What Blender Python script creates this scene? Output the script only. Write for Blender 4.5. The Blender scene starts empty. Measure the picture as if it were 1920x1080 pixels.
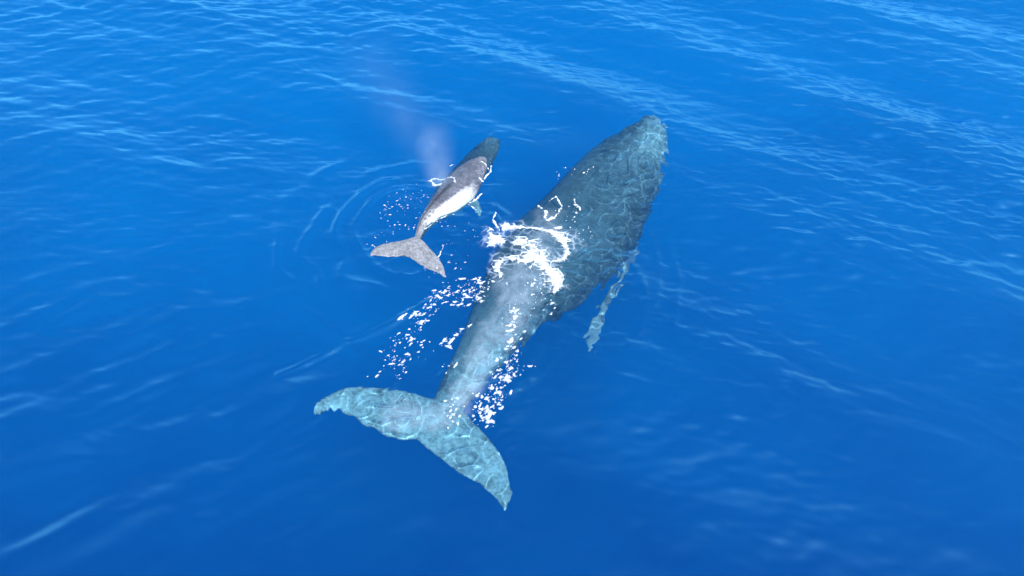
import bpy, bmesh, math
import numpy as np
from mathutils import Vector, Matrix

S = bpy.context.scene
C = S.collection
R = math.radians
# ------------------------------------------------------------------ camera, sky, sun, exposure
H, PITCH, HFOV = 14.3, 50.0, 70.0
CAMY = -H / math.tan(R(PITCH))
cam = bpy.data.objects.new('camera', bpy.data.cameras.new('camera')); C.objects.link(cam); S.camera = cam
cam.location = (0, CAMY, H); cam.rotation_euler = (R(90 - PITCH), 0, 0)
cam.data.sensor_fit = 'HORIZONTAL'; cam.data.angle = R(HFOV); cam.data.clip_end = 3000

SUN_EL, SUN_AZ = 56.0, -52.0            # azimuth counted from +x (right of the picture) towards +y
sd = Vector((math.cos(R(SUN_EL)) * math.cos(R(SUN_AZ)), math.cos(R(SUN_EL)) * math.sin(R(SUN_AZ)), math.sin(R(SUN_EL))))
world = bpy.data.worlds.new('World'); S.world = world; world.use_nodes = True
wn = world.node_tree
sky = wn.nodes.new('ShaderNodeTexSky'); sky.sky_type = 'NISHITA'; sky.sun_disc = False
sky.sun_elevation = R(SUN_EL); sky.sun_rotation = R(90 - SUN_AZ)
wn.links.new(sky.outputs[0], wn.nodes['Background'].inputs[0])
wn.nodes['Background'].inputs[1].default_value = 0.15
sun = bpy.data.objects.new('sun', bpy.data.lights.new('sun', 'SUN')); C.objects.link(sun)
sun.data.energy = 2.8; sun.data.angle = R(0.5); sun.data.color = (1, .975, .94)
sun.rotation_euler = sd.to_track_quat('Z', 'Y').to_euler(); sun.location = (20, 10, 30)
sun.data.cycles.is_caustics_light = True
S.view_settings.view_transform = 'Standard'; S.view_settings.look = 'None'
S.view_settings.exposure = 0.95; S.view_settings.gamma = 1; S.view_settings.use_curve_mapping = False
S.cycles.max_bounces = 8; S.cycles.transmission_bounces = 6; S.cycles.glossy_bounces = 3
S.cycles.transparent_max_bounces = 16; S.cycles.volume_bounces = 1
S.cycles.use_denoising = True

rng = np.random.default_rng(11)
FOC = 960 / math.tan(R(HFOV / 2))
sp, cp = math.sin(R(PITCH)), math.cos(R(PITCH))


def at(px, py, z=0.0):
    """Point of the level z under a spot of the 1920 x 1080 photograph."""
    u, v = (np.asarray(px, float) - 960) / FOC, (540 - np.asarray(py, float)) / FOC
    dy, dz = cp + v * sp, -sp + v * cp
    t = (z - H) / dz
    return np.stack(np.broadcast_arrays(u * t, CAMY + dy * t, z), -1)


def to_px(x, y, z=0.0):
    ry, rz = y - CAMY, z - H
    dep = ry * cp - rz * sp
    up = ry * sp + rz * cp
    return 960 + FOC * x / dep, 540 - FOC * up / dep


# ------------------------------------------------------------------ helpers
def tag(o, label=None, cat=None, group=None, kind=None):
    if label: o['label'] = label
    if cat: o['category'] = cat
    if group: o['group'] = group
    if kind: o['kind'] = kind
    return o


def mesh_obj(name, v, f, mat=None, parent=None, smooth=True):
    m = bpy.data.meshes.new(name)
    v = np.ascontiguousarray(v, np.float32)
    if isinstance(f, np.ndarray):
        f = np.ascontiguousarray(f, np.int32); k = f.shape[1]
        m.vertices.add(len(v)); m.vertices.foreach_set('co', v.ravel())
        m.loops.add(f.size); m.loops.foreach_set('vertex_index', f.ravel())
        m.polygons.add(len(f)); m.polygons.foreach_set('loop_start', np.arange(len(f), dtype=np.int32) * k)
        m.update(calc_edges=True); m.validate()
    else:
        m.from_pydata(v.tolist(), [], f)
    if smooth: m.shade_smooth()
    o = bpy.data.objects.new(name, m); C.objects.link(o)
    if mat: m.materials.append(mat)
    if parent: o.parent = parent
    return o


def add_attr(o, name, vals):
    a = o.data.attributes.new(name, 'FLOAT', 'POINT'); a.data.foreach_set('value', np.ascontiguousarray(vals, np.float32))


class NT:
    """Small wrapper round a material's node tree."""
    def __init__(self, name):
        self.m = bpy.data.materials.new(name); self.m.use_nodes = True
        self.t = self.m.node_tree; self.t.nodes.clear()
        self.out = self.n('ShaderNodeOutputMaterial')

    def n(self, kind, **kw):
        nd = self.t.nodes.new(kind)
        for k, v in kw.items(): setattr(nd, k, v)
        return nd

    def put(self, sock, v):
        if isinstance(v, bpy.types.NodeSocket): self.t.links.new(v, sock)
        else: sock.default_value = (*v, 1) if isinstance(v, tuple) and len(v) == 3 and len(sock.default_value) == 4 else v

    def math(self, op, a, b=0.0, clamp=False):
        nd = self.n('ShaderNodeMath', operation=op, use_clamp=clamp); self.put(nd.inputs[0], a); self.put(nd.inputs[1], b); return nd.outputs[0]

    def noise(self, vec, scale, detail=4, rough=.55, dist=0.0):
        nd = self.n('ShaderNodeTexNoise'); self.put(nd.inputs['Vector'], vec)
        nd.inputs['Scale'].default_value = scale; nd.inputs['Detail'].default_value = detail
        nd.inputs['Roughness'].default_value = rough; nd.inputs['Distortion'].default_value = dist; return nd.outputs[0]

    def ramp(self, fac, stops):
        nd = self.n('ShaderNodeValToRGB'); self.put(nd.inputs[0], fac)
        while len(nd.color_ramp.elements) < len(stops): nd.color_ramp.elements.new(.5)
        for e, (p, c) in zip(nd.color_ramp.elements, stops):
            e.position = p; e.color = (*c, 1) if isinstance(c, tuple) else (c, c, c, 1)
        return nd.outputs[0]

    def mix(self, fac, a, b):
        nd = self.n('ShaderNodeMix', data_type='RGBA'); self.put(nd.inputs[0], fac); self.put(nd.inputs[6], a); self.put(nd.inputs[7], b); return nd.outputs[2]

    def attr(self, name):
        nd = self.n('ShaderNodeAttribute'); nd.attribute_name = name; return nd.outputs['Fac']

    def pos(self):
        return self.n('ShaderNodeNewGeometry').outputs['Position']

    def link(self, a, b): self.t.links.new(a, b)


def sstep(a, b, x):
    t = np.clip((x - a) / (b - a), 0, 1); return t * t * (3 - 2 * t)


def vnoise(x, y, seed=0):
    xi, yi = np.floor(x).astype(np.int64), np.floor(y).astype(np.int64)
    fx, fy = x - xi, y - yi
    fx, fy = fx * fx * (3 - 2 * fx), fy * fy * (3 - 2 * fy)

    def h(i, j):
        n = (i * 374761393 + j * 668265263 + seed * 974711) & 0x7fffffff
        n = ((n ^ (n >> 13)) * 1274126177) & 0x7fffffff
        return ((n ^ (n >> 16)) & 0xffff) / 65535.0
    return (h(xi, yi) * (1 - fx) + h(xi + 1, yi) * fx) * (1 - fy) + (h(xi, yi + 1) * (1 - fx) + h(xi + 1, yi + 1) * fx) * fy


def fbm(x, y, seed=0, octv=4):
    s, a, t = 0, 1.0, 0
    for k in range(octv):
        s = s + a * vnoise(x * 2 ** k, y * 2 ** k, seed + k); t += a; a *= .5
    return s / t


def worley(x, y, seed=0):
    """Distance to the border between cells (F2 - F1) of a jittered grid."""
    xi, yi = np.floor(x).astype(np.int64), np.floor(y).astype(np.int64)
    f1 = np.full(x.shape, 9.0); f2 = np.full(x.shape, 9.0)
    for i in (-1, 0, 1):
        for j in (-1, 0, 1):
            a, b = xi + i, yi + j
            n = (a * 374761393 + b * 668265263 + seed * 974711) & 0x7fffffff
            n = ((n ^ (n >> 13)) * 1274126177) & 0x7fffffff
            jx, jy = (n & 0xff) / 255.0, ((n >> 8) & 0xff) / 255.0
            d = np.hypot(x - a - jx, y - b - jy)
            f2 = np.minimum(f2, np.maximum(f1, d)); f1 = np.minimum(f1, d)
    return f2 - f1, f1


def seg_dist(x, y, pts):
    """Distance to a polyline, and its interpolated third column."""
    best = np.full(np.shape(x), 1e9); val = np.zeros(np.shape(x))
    for a, b in zip(pts[:-1], pts[1:]):
        dx, dy = b[0] - a[0], b[1] - a[1]
        t = np.clip(((x - a[0]) * dx + (y - a[1]) * dy) / (dx * dx + dy * dy + 1e-9), 0, 1)
        d = np.hypot(x - a[0] - t * dx, y - a[1] - t * dy)
        v = a[2] + (b[2] - a[2]) * t if len(a) > 2 else 0
        k = d < best; best = np.where(k, d, best); val = np.where(k, v, val)
    return best, val


# ------------------------------------------------------------------ the sea surface
def comps(n, lam0, lam1, th, spread, slope, seed):
    g = np.random.default_rng(seed); out = []
    for i in range(n):
        lam = lam0 * (lam1 / lam0) ** ((i + g.random()) / n)
        t = R(th) + g.normal(0, R(spread)); k = 2 * math.pi / lam
        out.append((k * math.cos(t), k * math.sin(t), slope * math.sqrt(2 / n) / k, g.random() * 6.28, lam))
    return out


RIPPLE = comps(90, .20, 1.3, 82, 20, .155, 3)
CHOP = comps(28, 1.3, 4.0, 66, 18, .046, 5)
SWELL = comps(12, 3.2, 9.0, 61, 9, .105, 7)
CROSS = comps(34, .5, 5.5, 117, 8, .17, 9)
WOBBLE = comps(40, .45, 1.0, 60, 80, .09, 13)
NET1, NET2 = comps(24, .60, 1.0, 40, 90, 1, 15), comps(24, .5, .8, 110, 90, 1, 16)
rc = at(790, 440)


def sea(x, y):
    px, py = to_px(x, y)
    gust = .35 + 1.1 * fbm(x * .11 + 5 + y * .05, y * .22, 21, 3)
    slick, _ = seg_dist(px, py, [(1180, 300), (960, 520), (850, 680), (720, 620), (760, 420)])
    slick = .7 + .3 * sstep(90, 420, slick)
    slick = slick * (.7 + .3 * sstep(1000, 250, py))
    slick = np.where((py > -3000) & (py < 4000), slick, 1)
    wob, wr = seg_dist(px, py, [(1225, 250, 60), (1170, 380, 75), (1120, 500, 75), (1040, 600, 60), (960, 700, 50), (900, 840, 60), (945, 930, 50)])
    wob = sstep(1.5, .6, wob / wr)
    w2, wr = seg_dist(px, py, [(935, 270, 22), (925, 320, 22), (890, 390, 30), (820, 500, 50), (720, 480, 40)])
    w3, wr3 = seg_dist(px, py, [(600, 770, 30), (720, 770, 60), (850, 720, 40), (1130, 620, 50)])
    wob = np.maximum(wob, np.maximum(.8 * sstep(1.5, .6, w2 / wr), .75 * sstep(1.6, .6, w3 / wr3)))
    cm, cr = seg_dist(px, py, [(1215, 240, 50), (1120, 360, 120), (1020, 510, 125), (930, 640, 70), (830, 790, 60)])
    cm2, cr2 = seg_dist(px, py, [(590, 770, 40), (720, 770, 60), (830, 800, 50), (945, 930, 45)])
    cm3, cr3 = seg_dist(px, py, [(925, 275, 25), (830, 390, 40), (770, 480, 60)])
    calm = 1 - .88 * np.maximum(np.maximum(sstep(1.45, .9, cm / cr), sstep(1.5, .9, cm2 / cr2)), .7 * sstep(1.6, .9, cm3 / cr3))
    wob = np.where((py > -3000) & (py < 4000), wob, 0)
    lull = 1 - .38 * sstep(1450, 1750, px) * sstep(450, 620, py)
    lull = np.where((py > -3000) & (py < 4000), lull, 1)
    z = np.zeros_like(x)
    far = np.hypot(x, y - 8)
    for name, cs in (('r', RIPPLE), ('c', CHOP), ('s', SWELL), ('x', CROSS), ('w', WOBBLE)):
        w = np.zeros_like(x)
        for kx, ky, a, ph, lam in cs:
            w += a * np.sin(kx * x + ky * y + ph)
        if name == 'r': w *= gust * slick * calm * (1 - .22 * sstep(900, 500, px) * sstep(200, 380, py)) * (1 + .2 * sstep(1150, 1500, px) * sstep(900, 600, py)) * sstep(62, 48, far)
        if name == 'w':
            # sharp little crests meeting in a net, as over any shallow back: these focus the sun
            k_ = wob > 0
            for net, hh, sg in ((NET1, .021, .8), (NET2, .009, .8)):
                f_ = np.zeros(k_.sum()); xk, yk = x[k_], y[k_]
                for kx, ky, a, ph, lam in net: f_ += np.sin(kx * xk + ky * yk + ph)
                f_ /= math.sqrt(len(net) / 2)
                w[k_] += hh * np.exp(-(f_ / sg) ** 2)
            w *= wob
        if name == 'c': w *= (.5 + .5 * gust) * (.35 + .65 * slick) * (.4 + .6 * calm) * sstep(75, 50, far)
        if name == 'x': w *= sstep(950, 400, px) * sstep(380, 700, py) * sstep(75, 50, far)
        z += w if name == 'w' else w * lull
    # rings spreading from the beat of the calf's tail, and the bow wave beside the two heads
    d = np.hypot((x - rc[0]), (y - rc[1])) + .7 * (vnoise(x * .9, y * .9, 71) - .5)
    side = sstep(.3, -.8, (x - rc[0]) * .9 + (y - rc[1]) * -.1)
    for r0, amp, wd in ((1.9, .055, .12), (2.4, .045, .12), (3.0, .045, .16), (3.9, .04, .2)):
        z += amp * side * np.exp(-((d - r0) / wd) ** 2) * 1.7 * sstep(.25, .8, vnoise(x * .8 + r0 * 3, y * .8, 77))
    d2, _ = seg_dist(px, py, [(520, 700), (640, 640), (735, 610), (820, 565)])
    z += .06 * np.exp(-(d2 / 7) ** 2)
    for ln in ([(1215, 420), (1238, 490), (1230, 570)], [(1195, 500), (1212, 555), (1200, 625)], [(1255, 440), (1275, 520), (1262, 610)]):
        d4, _ = seg_dist(px, py, ln); z += .035 * np.exp(-(d4 / 8) ** 2)
    d3, _ = seg_dist(px, py, [(930, 385), (950, 400), (945, 430), (928, 400)])
    z += .06 * np.exp(-(d3 / 8) ** 2)
    return z


def level(x, y):
    return float(sum(a * math.sin(kx * x + ky * y + ph) for kx, ky, a, ph, lam in SWELL))


def axis(a, b, c, d, fine, n_step, far):
    mid = np.concatenate([np.arange(a, c, n_step), np.arange(c, d, fine), np.arange(d, b, n_step)])
    g = n_step * np.cumsum(1.16 ** np.arange(1, 60)); g = g[g < far]
    return np.concatenate([a - g[::-1], mid, b + g])


xs, ys = axis(-25, 25, -7.5, 6, .02, .06, 500), axis(-9.5, 25, -6.5, 6.5, .02, .06, 500)
X, Y = np.meshgrid(xs, ys)
Z = sea(X, Y)


def grid_faces(ny, nx):
    i = np.arange(ny * nx).reshape(ny, nx)
    return np.stack([i[:-1, :-1], i[:-1, 1:], i[1:, 1:], i[1:, :-1]], -1).reshape(-1, 4)


W = NT('sea_water')
rf = W.n('ShaderNodeBsdfRefraction'); rf.inputs['IOR'].default_value = 1.33; rf.inputs['Roughness'].default_value = 0.0
rf.inputs['Color'].default_value = (.58, .90, 1.0, 1)
gs = W.n('ShaderNodeBsdfGlossy'); gs.inputs['Color'].default_value = (.20, .70, 1, 1); gs.inputs['Roughness'].default_value = .2
lw = W.n('ShaderNodeLayerWeight'); lw.inputs['Blend'].default_value = .5
frs = W.math('ADD', .06, W.math('MULTIPLY', W.math('POWER', lw.outputs['Facing'], 3.2), .94))    # Schlick's reflectance of the rippled surface
mx = W.n('ShaderNodeMixShader'); W.link(frs, mx.inputs[0]); W.link(rf.outputs[0], mx.inputs[1]); W.link(gs.outputs[0], mx.inputs[2])
W.link(mx.outputs[0], W.out.inputs[0])
water = mesh_obj('water', np.stack([X, Y, Z], -1).reshape(-1, 3), grid_faces(*X.shape), W.m)
water.cycles.is_caustics_caster = True
tag(water, kind='structure')

# the blue of the depths: the level where clear water has turned into scattering blue
D = NT('deep_blue')
p = D.n('ShaderNodeBsdfDiffuse')
dz = D.n('ShaderNodeSeparateXYZ'); D.link(D.pos(), dz.inputs[0])
dv = D.math('ADD', D.math('MULTIPLY', D.math('ADD', dz.outputs[1], 7.5), .05), D.math('MULTIPLY', D.math('SUBTRACT', D.noise(D.pos(), .09, 3), .5), .9), True)
D.put(p.inputs['Color'], D.mix(dv, (.0, .19, .54), (.0, .53, .99)))      # steep-view dimming towards -y painted into the colour, with random patches
D.link(p.outputs[0], D.out.inputs[0])
q, DEEP = 420.0, -5.0
deep = mesh_obj('deep_water', [(-q, -q, DEEP), (q, -q, DEEP), (q, q, DEEP), (-q, q, DEEP)], [(0, 1, 2, 3)], D.m)
tag(deep, kind='structure')


# ------------------------------------------------------------------ whales
def loft(bm, rings):
    """Closed lofted solid from rings of equal point count."""
    rows = [[bm.verts.new(p) for p in r] for r in rings]
    for a, b in zip(rows[:-1], rows[1:]):
        n = len(a)
        for i in range(n): bm.faces.new((a[i], a[(i + 1) % n], b[(i + 1) % n], b[i]))
    bm.faces.new(rows[0][::-1]); bm.faces.new(rows[-1])


def spline(tab, t):
    """Catmull-Rom through the rows of tab at parameters t in 0..len-1."""
    tab = np.asarray(tab, float); n = len(tab)
    i = np.clip(np.floor(t).astype(int), 0, n - 2); f = (t - i)[:, None]
    g = lambda k: tab[np.clip(k, 0, n - 1)]
    p0, p1, p2, p3 = g(i - 1), g(i), g(i + 1), g(i + 2)
    return .5 * (2 * p1 + (p2 - p0) * f + (2 * p0 - 5 * p1 + 4 * p2 - p3) * f ** 2 + (3 * p1 - p0 - 3 * p2 + p3) * f ** 3)


def body_rings(st, nseg=64, npts=40, keel=.6):
    """st rows: x, y, zmid, half width, height above mid, depth below mid, roll."""
    T = spline(st, np.linspace(0, len(st) - 1, nseg))
    rings = []
    tang = np.gradient(T[:, :3], axis=0)
    for q_, (r, tg) in enumerate(zip(T, tang)):
        f = -tg / np.linalg.norm(tg)
        right = np.cross(f, (0, 0, 1.0)); right /= np.linalg.norm(right); up = np.cross(right, f)
        c_, s_ = math.cos(r[6]), math.sin(r[6])
        right, up = right * c_ - up * s_, up * c_ + right * s_
        pts = []
        for k in range(npts):
            a = 2 * math.pi * k / npts
            ca, sa = math.cos(a), math.sin(a)
            hx = math.copysign(abs(ca) ** (.95 + keel * min(1, max(0, q_ / nseg - .4) * 3) * (sa > 0)), ca) * r[3]
            hz = sa * (r[4] if sa > 0 else r[5])
            pts.append(r[:3] + right * hx + up * hz)
        rings.append(pts)
    return rings, T


def blade(bm, st, thick, npts=20):
    """Fluke lobe or flipper: st rows lead xyz, trail xyz; thick: thickness at each row."""
    T = spline(np.hstack([np.asarray(st, float), np.asarray(thick, float)[:, None]]), np.linspace(0, len(st) - 1, 26))
    rings = []
    for r in T:
        le, tr, th = r[:3], r[3:6], max(r[6], .012)
        ch = tr - le
        pts = []
        for k in range(npts):
            a = 2 * math.pi * k / npts
            u = .5 - .5 * math.cos(a)
            h = th * .5 * math.sin(a) * (1.25 - .75 * u)
            pts.append(le + ch * u + np.array((0, 0, h)))
        rings.append(pts)
    loft(bm, rings)


def skin(name, bm, voxel, smooth_it, mat):
    """Fuse the lofted solids into one continuous surface."""
    bmesh.ops.recalc_face_normals(bm, faces=bm.faces)
    me = bpy.data.meshes.new(name + '_raw'); bm.to_mesh(me); bm.free()
    tmp = bpy.data.objects.new(name + '_raw', me); C.objects.link(tmp)
    r = tmp.modifiers.new('r', 'REMESH'); r.mode = 'VOXEL'; r.voxel_size = voxel
    s = tmp.modifiers.new('s', 'SMOOTH'); s.factor = .5; s.iterations = smooth_it
    dg = bpy.context.evaluated_depsgraph_get()
    out = bpy.data.meshes.new_from_object(tmp.evaluated_get(dg))
    bpy.data.objects.remove(tmp); bpy.data.meshes.remove(me)
    out.name = name; out.shade_smooth(); out.materials.clear(); out.materials.append(mat)
    o = bpy.data.objects.new(name, out); C.objects.link(o)
    return o


def body_coords(o, T):
    """Per vertex: s along the body 0..1, side (right +) and dorsal (-1..1) for the skin pattern."""
    n = len(o.data.vertices); co = np.empty(n * 3, np.float32); o.data.vertices.foreach_get('co', co); co = co.reshape(-1, 3).astype(float)
    best = np.full(n, 1e9); idx = np.zeros(n, int)
    for i, r in enumerate(T):
        d = np.linalg.norm(co - r[:3], axis=1); k = d < best; best[k] = d[k]; idx[k] = i
    tang = -np.gradient(T[:, :3], axis=0); tang /= np.linalg.norm(tang, axis=1)[:, None]
    right = np.cross(tang, (0, 0, 1.0)); right /= np.linalg.norm(right, axis=1)[:, None]
    up = np.cross(right, tang)
    c_, s_ = np.cos(T[:, 6])[:, None], np.sin(T[:, 6])[:, None]
    right, up = right * c_ - up * s_, up * c_ + right * s_
    rel = co - T[idx, :3]
    side = (rel * right[idx]).sum(1) / np.maximum(T[idx, 3], .05)
    ht = (rel * up[idx]).sum(1); ht = np.where(ht > 0, ht / np.maximum(T[idx, 4], .05), ht / np.maximum(T[idx, 5], .05))
    add_attr(o, 'along', idx / (len(T) - 1)); add_attr(o, 'side', side); add_attr(o, 'dorsal', ht)
    return co, idx, side, ht


def skin_mat(name, dark, mid, pale, pale_line, scale=1.0, speck=.5, rough=.35, bump=.15):
    """Humpback skin: dark back with mottling, white underside with a ragged edge, pale scars."""
    k = NT(name); pos = k.pos()
    dors, alg, sid, ext = k.attr('dorsal'), k.attr('along'), k.attr('side'), k.attr('pale')
    n1 = k.noise(pos, 1.3 * scale, 5, .6); n2 = k.noise(pos, 5.0 * scale, 6, .65); n3 = k.noise(pos, 17 * scale, 5, .6)
    base = k.mix(k.ramp(n2, [(.35, 0.), (.68, 1.)]), dark, mid)
    base = k.mix(k.math('MULTIPLY', k.ramp(n1, [(.42, 0.), (.60, 1.)]), .75), base, dark)
    base = k.mix(k.ramp(n3, [(.5, 0.), (.75, .55)]), base, tuple(min(1, c * 1.6) for c in mid))
    # white underside
    lim = k.math('ADD', k.math('MULTIPLY', dors, -1.0), k.math('MULTIPLY', k.math('SUBTRACT', n2, .5), 1.1))
    und = k.ramp(k.math('ADD', lim, -pale_line + .5), [(.44, 0.), (.60, 1.)])
    und = k.math('MULTIPLY', und, k.ramp(alg, [(.80, 1.), (.86, 0.)]))
    base = k.mix(und, base, pale)
    soft = k.mix(k.ramp(k.math('ADD', k.math('MULTIPLY', n2, .55), k.math('MULTIPLY', n3, .45)), [(.40, 0.), (.58, 1.)]), tuple(c * .40 for c in pale), tuple(c * .88 for c in pale))
    base = k.mix(k.attr('soft'), base, soft)
    # pale areas (flukes, flippers, jaw), blotchy
    bl = k.math('ADD', ext, k.math('MULTIPLY', k.math('SUBTRACT', n2, .5), 1.3))
    bl = k.math('ADD', bl, k.math('MULTIPLY', k.math('SUBTRACT', n1, .5), .9))
    base = k.mix(k.ramp(bl, [(.35, 0.), (.95, 1.)]), base, pale)
    vo = k.n('ShaderNodeTexVoronoi'); k.put(vo.inputs['Vector'], pos); vo.inputs['Scale'].default_value = 3.2 * scale
    sp_ = k.math('MULTIPLY', k.ramp(vo.outputs['Distance'], [(.06, 1.), (.13, 0.)]), speck)
    base = k.mix(sp_, base, pale)
    base = k.mix(k.math('MULTIPLY', k.attr('ridge_shade'), k.ramp(n2, [(.3, .55), (.6, 1.)])), base, tuple(c * .35 for c in dark))      # shadow line along the back, painted into the skin colour
    b = k.n('ShaderNodeBsdfPrincipled'); k.put(b.inputs['Base Color'], base); b.inputs['Roughness'].default_value = rough
    bp = k.n('ShaderNodeBump'); bp.inputs['Strength'].default_value = bump; bp.inputs['Distance'].default_value = .04
    k.put(bp.inputs['Height'], n3); k.link(bp.outputs[0], b.inputs['Normal'])
    k.link(b.outputs[0], k.out.inputs[0])
    return k.m


# ---- the mother
zA = -.75
pairs = [  # left edge, right edge of the body in the photograph, head to tail; middle level, top, bottom
    ((1204, 226), (1232, 240), -.95, .25, .30),
    ((1182, 240), (1242, 280), -1.00, .42, .60),
    ((1118, 280), (1232, 350), -1.15, .72, 1.00),
    ((1066, 324), (1208, 412), -1.25, .98, 1.20),
    ((1010, 376), (1183, 470), -1.25, 1.10, 1.25),
    ((964, 424), (1132, 530), -1.20, 1.12, 1.15),
    ((925, 485), (1084, 572), -1.05, 1.02, 1.00),
    ((894, 560), (1020, 606), -.90, .82, .78),
    ((866, 640), (956, 668), -.75, .58, .58),
    ((833, 700), (894, 730), -.65, .38, .42),
    ((810, 748), (862, 774), -.55, .22, .26),
    ((790, 800), (830, 818), -.50, .08, .08)]
st = []
for l, r, zm, up_, dn in pairs:
    L_, R_ = at(*l, (zm + .38 * up_) * .66), at(*r, (zm - .38 * dn) * .66)
    c = (L_ + R_) / 2
    st.append((c[0], c[1], zm + level(c[0], c[1]), np.hypot(*(R_ - L_)[:2]) / 1.84, up_, dn, 0))
bm = bmesh.new()
ringsA, TA = body_rings(st, 90, 48)
loft(bm, ringsA)
zf = lambda z: z * .75


def P(px, py, z): a = at(px, py, z * .66); return (a[0], a[1], z + level(a[0], a[1]))


def lobe(rows): return [P(*l, zl) + P(*t, zt) for l, t, zl, zt in rows]


blade(bm, lobe([((845, 730), (800, 825), -.55, -.5), ((815, 740), (780, 822), -.5, -.48), ((760, 724), (738, 823), -.42, -.45), ((700, 720), (688, 802), -.36, -.40),
                ((650, 721), (640, 774), -.30, -.34), ((612, 738), (608, 772), -.22, -.26), ((594, 752), (600, 781), -.14, -.18), ((584, 768), (592, 782), -.08, -.10)]), (.34, .28, .20, .16, .12, .09, .07, .04))
blade(bm, lobe([((860, 750), (780, 815), -.55, -.5), ((882, 778), (788, 830), -.5, -.48), ((915, 812), (832, 868), -.45, -.47), ((943, 852), (886, 903), -.42, -.44),
                ((958, 900), (922, 930), -.42, -.42), ((959, 935), (937, 948), -.42, -.42), ((946, 962), (943, 962), -.42, -.42)]), (.34, .28, .20, .16, .11, .07, .03))
# flippers: the right one trails back beside the body, the left one lies under it
blade(bm, [P(1185, 430, -1.5) + P(1165, 500, -1.5), P(1196, 455, -1.55) + P(1156, 522, -1.6), P(1175, 510, -1.65) + P(1134, 552, -1.75), P(1152, 560, -1.75) + P(1114, 586, -1.85),
           P(1135, 600, -1.8) + P(1103, 616, -1.9), P(1120, 640, -1.85) + P(1096, 644, -1.9), P(1106, 664, -1.85) + P(1098, 664, -1.85)], (.3, .26, .20, .16, .13, .1, .04))
blade(bm, [P(1010, 400, -1.7) + P(980, 470, -1.7), P(985, 430, -2.1) + P(960, 480, -2.1), P(960, 480, -2.6) + P(940, 520, -2.6), P(945, 540, -3.0) + P(930, 560, -3.0), P(935, 590, -3.2) + P(932, 592, -3.2)], (.3, .25, .2, .12, .04))
# low dorsal fin on its hump
blade(bm, [P(1010, 500, -.45) + P(975, 560, -.4), P(1003, 512, -.2) + P(975, 560, -.25), P(990, 535, -.08) + P(976, 558, -.12)], (.3, .16, .05))
matA = skin_mat('mother_skin', (.11, .125, .145), (.20, .22, .25), (.64, .66, .66), .62, 1.0, .4)
mother = skin('whale', bm, .045, 5, matA)
tag(mother, 'large dark whale with a foam-streaked back and pale spread flukes, the longer of the two', 'whale', 'mother whale and calf')
co, idx, side, ht = body_coords(mother, TA)
s = idx / (len(TA) - 1)
mpx, mpy = to_px(co[:, 0], co[:, 1], co[:, 2] * .75)
pale = np.zeros(len(co))
add_attr(mother, 'soft', np.maximum(sstep(.80, .92, s), np.maximum(.45 * sstep(.58, .80, s), .95 * sstep(.26, .08, s) * sstep(-.6, .3, side))))
pale += .7 * sstep(.66, .74, s) * sstep(.86, .80, s) * sstep(.15, .7, side)
pale += .25 * sstep(.9, .96, s)
dfl, _ = seg_dist(mpx, mpy, [(1190, 430), (1150, 560), (1104, 662)])
pale = np.maximum(pale, .75 * (dfl < 34) * (co[:, 2] < -1.35) * (side > .9))
pale = np.maximum(pale, .45 * sstep(.13, .04, s) * sstep(-.2, .6, side))  # pale lower jaw
pale = np.maximum(pale, .8 * np.exp(-((mpx - 1000) ** 2 + (mpy - 622) ** 2) / 18 ** 2))
add_attr(mother, 'pale', pale)
mother.cycles.is_caustics_receiver = True

# ---- the calf
pairs = [
    ((914, 268), (934, 272), -.42, .10, .12),
    ((896, 274), (937, 292), -.42, .17, .22),
    ((868, 295), (924, 318), -.34, .28, .34),
    ((842, 315), (906, 344), -.20, .38, .42),
    ((818, 342), (890, 374), -.10, .42, .46),
    ((803, 368), (862, 396), -.06, .38, .42),
    ((793, 398), (828, 412), -.08, .30, .34),
    ((784, 425), (804, 430), -.09, .22, .24),
    ((777, 448), (790, 452), -.06, .12, .13),
    ((768, 472), (780, 474), +.0, .05, .05)]
st = []
for l, r, zm, up_, dn in pairs:
    L_, R_ = at(*l, zm + .38 * up_), at(*r, zm - .38 * dn)
    c = (L_ + R_) / 2
    st.append((c[0], c[1], zm + level(c[0], c[1]), np.hypot(*(R_ - L_)[:2]) / 1.84, up_, dn, -.40))
bm = bmesh.new()
ringsC, TC = body_rings(st, 70, 36)
loft(bm, ringsC)
blade(bm, lobe([((786, 445), (775, 486), +.03, +.03), ((776, 448), (764, 487), +.05, +.04), ((750, 455), (744, 487), .03, .02), ((718, 462), (716, 487), .05, .04), ((700, 473), (702, 485), .05, .04), ((693, 488), (695, 489), .02, .02)]),
      (.16, .14, .11, .09, .06, .03))
blade(bm, lobe([((780, 445), (765, 484), +.03, +.03), ((792, 453), (770, 489), +.05, +.04), ((808, 470), (787, 501), .03, .02), ((822, 486), (806, 512), .05, .04), ((833, 506), (824, 520), .05, .04), ((837, 526), (834, 526), .02, .02)]),
      (.16, .14, .11, .09, .06, .03))
blade(bm, [P(888, 355, -.25) + P(870, 378, -.25), P(894, 366, -.4) + P(880, 384, -.42), P(900, 384, -.55) + P(890, 396, -.58), P(902, 404, -.65) + P(898, 408, -.65)], (.12, .1, .07, .03))
blade(bm, [P(835, 330, -.3) + P(815, 352, -.3), P(822, 345, -.55) + P(808, 362, -.55), P(808, 368, -.8) + P(800, 380, -.8), P(800, 392, -.95) + P(798, 394, -.95)], (.12, .1, .07, .03))
blade(bm, [P(838, 350, .26) + P(812, 385, .22), P(832, 354, .36) + P(812, 380, .32), P(822, 362, .44) + P(812, 376, .42)], (.16, .1, .03))
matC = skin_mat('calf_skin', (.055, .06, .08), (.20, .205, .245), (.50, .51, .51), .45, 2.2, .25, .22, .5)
calf = skin('whale', bm, .024, 4, matC)
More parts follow.
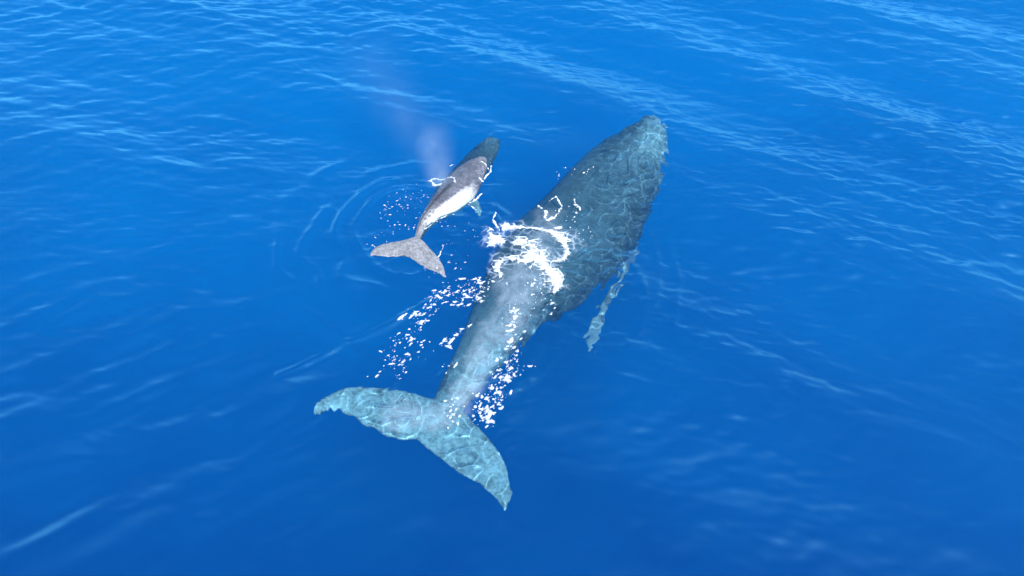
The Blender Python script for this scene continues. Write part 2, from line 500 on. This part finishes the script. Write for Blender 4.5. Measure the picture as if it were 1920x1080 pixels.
tag(calf, 'small grey calf with a bright white flank, its back out of the water', 'whale', 'mother whale and calf')
co, idx, side, ht = body_coords(calf, TC)
s = idx / (len(TC) - 1)
rg = np.exp(-((side - .12 + .12 * (fbm(co[:, 1] * 3, co[:, 0] * 3, 4) - .5)) / .13) ** 2) * sstep(.42, .5, s) * sstep(.93, .82, s)  # shade beside the keel, put into the skin as a dark line
add_attr(calf, 'ridge_shade', np.maximum(rg, 0 * s))
pale = np.zeros(len(co)); add_attr(calf, 'soft', .35 * sstep(.3, .1, s) + np.maximum(.5 * sstep(.84, .93, s), .45 * sstep(.6, .8, s)))
pale = np.maximum(pale, 1.1 * sstep(.55, .95, side + .25 * (fbm(co[:, 0] * 4, co[:, 1] * 4, 7) - .5)) * sstep(.36, .5, s) * sstep(.86, .7, s))
pale = np.maximum(pale, .55 * sstep(.15, .6, side) * sstep(.6, .72, s) * sstep(.84, .76, s))
add_attr(calf, 'pale', pale)
calf.cycles.is_caustics_receiver = True


# ------------------------------------------------------------------ foam on the surface
CELL = .012
def foam_mesh(name, fld, gx, gy, mat, lift=.004, hgt=.03):
    """Cells of a field above zero become a thin domed froth resting on the water."""
    ny, nx = fld.shape
    on = fld > 0
    quad = on[:-1, :-1] & on[:-1, 1:] & on[1:, :-1] & on[1:, 1:]
    f = grid_faces(ny, nx).reshape(ny - 1, nx - 1, 4)[quad]
    used, inv = np.unique(f.ravel(), return_inverse=True)
    xx, yy = gx.ravel()[used], gy.ravel()[used]
    jit = np.random.default_rng(5).normal(0, CELL * .22, (2, len(xx)))
    z = sea(xx, yy) + lift + hgt * np.sqrt(np.clip(fld.ravel()[used], 0, 1))
    fv = fld.ravel()[used]
    o = mesh_obj(name, np.stack([xx + jit[0], yy + jit[1], z], -1), inv.reshape(-1, 4), mat, smooth=True)
    add_attr(o, 'thick', fv)
    return o


FM = NT('sea_foam')
pos = FM.pos()
b = FM.n('ShaderNodeBsdfPrincipled'); b.inputs['Roughness'].default_value = .6
FM.put(b.inputs['Base Color'], FM.ramp(FM.noise(pos, 9, 5), [(.3, (.68, .77, .84)), (.6, (.84, .89, .92))]))
bp = FM.n('ShaderNodeBump'); bp.inputs['Strength'].default_value = .6; bp.inputs['Distance'].default_value = .03
FM.put(bp.inputs['Height'], FM.noise(pos, 30, 4)); FM.link(bp.outputs[0], b.inputs['Normal'])
tk = FM.math('ADD', FM.attr('thick'), FM.math('MULTIPLY', FM.math('SUBTRACT', FM.noise(pos, 16, 6, .75), .5), 1.5))
trn = FM.n('ShaderNodeBsdfTransparent'); mxf = FM.n('ShaderNodeMixShader')
FM.put(mxf.inputs[0], FM.ramp(tk, [(.0, .0), (.35, .45), (.9, 1.)])); FM.link(trn.outputs[0], mxf.inputs[1]); FM.link(b.outputs[0], mxf.inputs[2])
FM.link(mxf.outputs[0], FM.out.inputs[0])


def field_grid(x0, x1, y0, y1, pad=.4):
    c = np.array([at(x0, y0), at(x1, y0), at(x0, y1), at(x1, y1)])
    gx, gy = np.meshgrid(np.arange(c[:, 0].min() - pad, c[:, 0].max() + pad, CELL), np.arange(c[:, 1].min() - pad, c[:, 1].max() + pad, CELL))
    px, py = to_px(gx, gy)
    return gx, gy, px, py


def z3(*pts): return [(860 + a / 3.375, 400 + b / 3.375, r / 3.375) for a, b, r in pts]
def z2(*pts): return [(900 + a / 3.484, 190 + b / 3.484, r / 3.484) for a, b, r in pts]
def z1(*pts): return [(660 + a / 3.6, 240 + b / 3.6, r / 3.6) for a, b, r in pts]
def z8(*pts): return [(640 + a / 4.5, 520 + b / 4.5, r / 4.5) for a, b, r in pts]
def z4(*pts): return [(560 + a / 3.375, 680 + b / 3.375, r / 3.375) for a, b, r in pts]


def lace(gx, gy, px, py, lines, seed, rag=1.0):
    """White water along drawn lines, with ragged edges and net-like holes."""
    n = .5 * fbm(gx * 2.4, gy * 2.4, seed, 4) + .5 * fbm(gx * 8, gy * 8, seed + 31, 4); cell, _ = worley(gx * 5 + 1.5 * n, gy * 5, seed + 3)
    F = np.full(gx.shape, -9.0)
    wx, wy = px + 22 * (fbm(gx * 1.7, gy * 1.7, seed + 9, 4) - .5), py + 22 * (fbm(gx * 1.7, gy * 1.7, seed + 19, 4) - .5)
    for ln in lines:
        d, r = seg_dist(wx, wy, ln)
        F = np.maximum(F, 1 - d / np.maximum(r, .5))
    core = F - 2.7 * rag * (n - .42)
    net = F + 1.15 - 5.5 * cell - 2.2 * rag * (n - .42)
    return np.where(F > -1.2, np.maximum(core, net * .8), -9)


def blobs(gx, gy, F, spots, seed, size=(.012, .05), stretch=2.2, ang=.5):
    """Stamp small flecks of foam: spots rows are world x, y, relative size."""
    g = np.random.default_rng(seed)
    x0, y0 = gx[0, 0], gy[0, 0]
    for x, y, k in spots:
        r = k * size[0] * (size[1] / size[0]) ** (g.random() ** 5)
        e = 1 + (stretch - 1) * g.random(); a = g.normal(ang, .45)
        m = int(r * e / CELL) + 3
        i, j = int((y - y0) / CELL), int((x - x0) / CELL)
        i0, i1, j0, j1 = max(i - m, 0), min(i + m, F.shape[0]), max(j - m, 0), min(j + m, F.shape[1])
        if i1 <= i0 or j1 <= j0: continue
        dx, dy = gx[i0:i1, j0:j1] - x, gy[i0:i1, j0:j1] - y
        u, v = (dx * math.cos(a) + dy * math.sin(a)) / (r * e), (dy * math.cos(a) - dx * math.sin(a)) / r
        bend = .5 * g.normal()
        F[i0:i1, j0:j1] = np.maximum(F[i0:i1, j0:j1], 1 - np.hypot(u, v + bend * (u * u - .5)))
    return F


def scatter(regions, seed):
    g = np.random.default_rng(seed); out = []
    for ln, n, k in regions:
        ln = np.asarray(ln, float); L_ = np.hypot(*np.diff(ln[:, :2], axis=0).T); cum = np.concatenate([[0], np.cumsum(L_)])
        c0 = None
        for i in range(int(n * 1.9)):
            if c0 is None or g.random() < .7:
                t = g.random() * cum[-1]; j = min(np.searchsorted(cum, t, 'right') - 1, len(L_) - 1); f = (t - cum[j]) / L_[j]
                q_ = ln[j] * (1 - f) + ln[j + 1] * f
                c0 = (q_[0] + g.normal(0, q_[2] * .75), q_[1] + g.normal(0, q_[2] * .75))
                px, py = c0
            else:
                px, py = c0[0] + g.normal(0, 6), c0[1] + g.normal(0, 4)
            w = at(px, py); out.append((w[0], w[1], k))
    return out


# white water on the mother's back
gx, gy, px, py = field_grid(900, 1100, 330, 580)
lines = [z3((275, 110, 12), (300, 85, 14), (370, 72, 12), (480, 78, 10), (570, 92, 12), (640, 125, 30), (690, 155, 46), (680, 215, 26), (650, 278, 20), (600, 310, 10)),
         z3((190, 130, 20), (210, 160, 40), (290, 180, 16)),
         z3((385, 180, 34), (470, 215, 46), (480, 270, 60), (400, 300, 36), (320, 290, 24), (262, 325, 20), (246, 370, 16), (270, 412, 12)),
         z3((480, 270, 60), (545, 330, 46), (590, 400, 40), (610, 445, 34), (580, 505, 12)),
         z3((232, 0, 7), (215, 60, 7), (245, 110, 7)),
         z2((440, 615, 3), (490, 590, 4), (500, 625, 5), (525, 660, 5), (500, 715, 4), (430, 745, 4), (425, 700, 3)),
         z2((480, 797, 7), (522, 790, 8)), z2((390, 660, 4), (410, 680, 4)), z2((610, 610, 4), (655, 662, 4))]
back_lines = lines
F = lace(gx, gy, px, py, lines, 40)
spots = scatter([(z2((500, 400, 40), (600, 430, 60), (700, 480, 50)), 40, .8), (z3((420, 430, 80), (540, 560, 90), (480, 640, 60)), 90, .9), (z3((760, 160, 60), (820, 60, 70)), 30, .6),
                 (z2((560, 650, 90), (640, 780, 80)), 50, .7)], 3)
F = blobs(gx, gy, F, spots, 8)
foam_back = foam_mesh('foam', F, gx, gy, FM.m, hgt=.05)
tag(foam_back, "thick white churned foam breaking over the large whale's back", 'foam', 'foam on the water', 'stuff')

# flecks trailing off the mother's right side, down to the flukes
gx, gy, px, py = field_grid(850, 1040, 560, 800)
F = np.full(gx.shape, -9.0)
spots = scatter([(z3((340, 600, 30), (370, 680, 30), (330, 780, 40), (330, 930, 60), (360, 990, 50), (260, 1050, 40)), 150, 1.0),
                 (z4((1290, 90, 40), (1245, 190, 60), (1150, 250, 60), (1230, 290, 40), (1110, 320, 40)), 150, 1.0), (z4((985, 200, 20), (960, 330, 30), (1000, 410, 40)), 60, .7)], 13)
F = blobs(gx, gy, F, spots, 18, (.012, .055))
tag(foam_mesh('foam', F, gx, gy, FM.m), "loose white foam flecks trailing past the large whale's right flank above its flukes", 'foam', 'foam on the water', 'stuff')

# flecks between the mother's left side and the calf
gx, gy, px, py = field_grid(670, 930, 500, 730)
F = np.full(gx.shape, -9.0)
spots = scatter([(z8((1260, 40, 30), (1000, 110, 60), (880, 190, 60), (740, 290, 50), (560, 360, 40)), 150, 1.0), (z8((1250, 120, 40), (1080, 200, 60), (960, 260, 60)), 90, .9),
                 (z8((680, 380, 60), (600, 500, 90), (460, 560, 90), (420, 680, 80), (460, 820, 70)), 170, .8), (z8((840, 585, 12), (940, 545, 12), (1080, 440, 12)), 30, 1.0),
                 (z8((640, 600, 60), (820, 630, 60), (900, 740, 60), (840, 800, 40)), 35, .8), (z8((200, 830, 80), (330, 880, 60)), 25, .5)], 23)
F = blobs(gx, gy, F, spots, 28, (.010, .045), 3.4, .35)
tag(foam_mesh('foam', F, gx, gy, FM.m), 'scattered white foam flecks on the dark water left of the large whale', 'foam', 'foam on the water', 'stuff')

# white water, flecks and drawn-on sheen lines round the calf
gx, gy, px, py = field_grid(660, 930, 320, 530)
lines = [z1((525, 345, 8), (545, 328, 8), (600, 330, 7), (650, 345, 9), (690, 385, 12), (700, 420, 8)), z1((520, 350, 6), (560, 375, 8), (600, 380, 8)),
         z1((680, 245, 3), (760, 200, 4), (850, 205, 4), (925, 260, 4)), z1((790, 178, 3), (870, 188, 3), (940, 215, 4)), z1((885, 350, 8), (905, 350, 6), (935, 290, 7), (942, 235, 6)), z1((955, 205, 4), (990, 185, 6)),  # thin arcs across the head draw wet sheen in white
         z1((870, 430, 5), (850, 460, 6), (800, 480, 5)), z1((625, 600, 5), (560, 630, 4), (505, 690, 4)), z1((840, 125, 3), (900, 100, 4), (985, 98, 4)), z1((625, 790, 4), (600, 850, 5), (575, 880, 4)), z1((790, 500, 5), (840, 540, 5))]
F = lace(gx, gy, px, py, lines, 60, .8)
spots = scatter([(z1((500, 440, 40), (400, 480, 60), (280, 500, 60), (190, 560, 70)), 110, .75), (z1((480, 590, 40), (320, 680, 80), (200, 740, 60), (100, 790, 30)), 80, .75),
                 (z1((600, 640, 40), (720, 660, 60), (850, 780, 60)), 60, .6), (z1((640, 780, 60), (700, 900, 70), (520, 1000, 40)), 60, .7), (z1((520, 640, 20), (600, 610, 20), (700, 590, 20)), 30, .6)], 33)
F = blobs(gx, gy, F, spots, 38, (.011, .036), 2.6, .35)
fc = foam_mesh('foam', F, gx, gy, FM.m)
n = len(fc.data.vertices); cc = np.empty(n * 3, np.float32); fc.data.vertices.foreach_get('co', cc); cc = cc.reshape(-1, 3)
from mathutils.bvhtree import BVHTree
tree = BVHTree.FromPolygons([v.co[:] for v in calf.data.vertices], [p_.vertices[:] for p_ in calf.data.polygons])
for v in cc:                                   # froth lies on the wet skin where the back is out of the water
    hit = tree.ray_cast(Vector((float(v[0]), float(v[1]), 3)), Vector((0, 0, -1)))[0]
    if hit is not None and hit.z > v[2] - .02: v[2] = hit.z + .02
fc.data.vertices.foreach_set('co', cc.ravel())
tag(fc, "small foam flecks and a white curl of froth round the calf's back and tail", 'foam', 'foam on the water', 'stuff')

# thin milky film of bubbles washed over the tail stock
FL = NT('bubble_film')
pos = FL.pos()
al = FL.math('MULTIPLY', FL.attr('film'), FL.ramp(FL.noise(pos, 2.2, 7, .65, .6), [(.32, .15), (.72, 1.)]))
tr = FL.n('ShaderNodeBsdfTransparent'); df = FL.n('ShaderNodeBsdfDiffuse'); df.inputs[0].default_value = (.46, .59, .70, 1)
mx = FL.n('ShaderNodeMixShader'); FL.put(mx.inputs[0], al); FL.link(tr.outputs[0], mx.inputs[1]); FL.link(df.outputs[0], mx.inputs[2]); FL.link(mx.outputs[0], FL.out.inputs[0])
CELL = .025
gx, gy, px, py = field_grid(690, 1080, 380, 830)
wx, wy = px + 40 * (fbm(gx * 2, gy * 2, 91, 4) - .5), py + 40 * (fbm(gx * 2, gy * 2, 92, 4) - .5)
d, r = seg_dist(wx, wy, [(1030, 428, 42), (995, 505, 50), (965, 575, 50), (928, 640, 36), (885, 705, 28), (852, 762, 28), (800, 780, 36), (735, 770, 36)])
v_ = seg_dist(wx, wy, [(1030, 428, .34), (985, 500, .48), (955, 570, .42), (915, 640, .36), (878, 700, .36), (845, 760, .38), (790, 770, .30), (735, 765, .25)])[1]
film = sstep(1.15, .35, d / r) * v_
cell, _ = worley(gx * 4.5 + 1.2 * fbm(gx * 2, gy * 2, 95, 4), gy * 4.5, 96)
for ln in back_lines[:4]:
    d, r = seg_dist(wx, wy, ln)
    film = np.maximum(film, .75 * sstep(3.0, .8, d / np.maximum(r, 6)) * np.clip(1.15 - 4 * cell, .12, 1))
z = sea(gx, gy) + .0035
on = film > .004
quad = on[:-1, :-1] | on[:-1, 1:] | on[1:, :-1] | on[1:, 1:]
f = grid_faces(*gx.shape).reshape(gx.shape[0] - 1, gx.shape[1] - 1, 4)[quad]
used, inv = np.unique(f.ravel(), return_inverse=True)
fo = mesh_obj('bubble_film', np.stack([gx.ravel()[used], gy.ravel()[used], z.ravel()[used]], -1), inv.reshape(-1, 4), FL.m)
add_attr(fo, 'film', film.ravel()[used])
tag(fo, "thin milky film of bubbles washed over the large whale's tail stock", 'foam', None, 'stuff')


# ------------------------------------------------------------------ the calf's blow hanging in the air
def mist(a, b_, rad, dens, w0, label):
    """A plume of spray from a to b_, opening like a cone and thinning out along its way."""
    a, b_ = Vector(a), Vector(b_)
    bm = bmesh.new(); bmesh.ops.create_cone(bm, cap_ends=True, segments=32, radius1=1, radius2=1, depth=2)
    me = bpy.data.meshes.new('blow_mist'); bm.to_mesh(me); bm.free()
    o = bpy.data.objects.new('blow_mist', me); C.objects.link(o)
    o.location = (a + b_) / 2; o.rotation_euler = (b_ - a).to_track_quat('Z', 'Y').to_euler(); o.scale = (rad, rad, (b_ - a).length / 2)
    k = NT('blow_mist'); sx = k.n('ShaderNodeSeparateXYZ'); k.link(k.n('ShaderNodeTexCoord').outputs['Object'], sx.inputs[0])
    t = k.math('MULTIPLY', k.math('ADD', sx.outputs[2], 1.0), .5, True)
    rho = k.math('SQRT', k.math('ADD', k.math('POWER', k.math('ABSOLUTE', sx.outputs[0]), 2), k.math('POWER', k.math('ABSOLUTE', sx.outputs[1]), 2)))
    w = k.math('ADD', w0, k.math('MULTIPLY', k.math('POWER', t, .8), 1 - w0))
    rd = k.math('POWER', k.math('SUBTRACT', 1.0, k.math('DIVIDE', rho, w), True), 2.0)
    al = k.ramp(t, [(0., 0.), (.10, 1.), (.45, .45), (1., 0.)])
    f = k.math('MULTIPLY', k.math('MULTIPLY', rd, al), k.ramp(k.noise(k.pos(), 1.7, 5, .6), [(.32, .15), (.68, 1.)]))
    v = k.n('ShaderNodeVolumePrincipled'); v.inputs['Color'].default_value = (.80, .92, 1.0, 1); v.inputs['Anisotropy'].default_value = .2
    k.put(v.inputs['Density'], k.math('MULTIPLY', f, dens)); k.link(v.outputs[0], k.out.inputs['Volume'])
    me.materials.append(k.m)
    return tag(o, label, 'mist', None, 'stuff')


mist(at(826, 352, .15), at(808, 225, 1.2), .95, 2.6, .45, "pinkish puff of spray rising beside the calf's back")
mist(at(812, 300, .5), at(655, 60, 2.4), 1.9, .25, .3, "faint wide veil of drifting spray above and behind the calf")
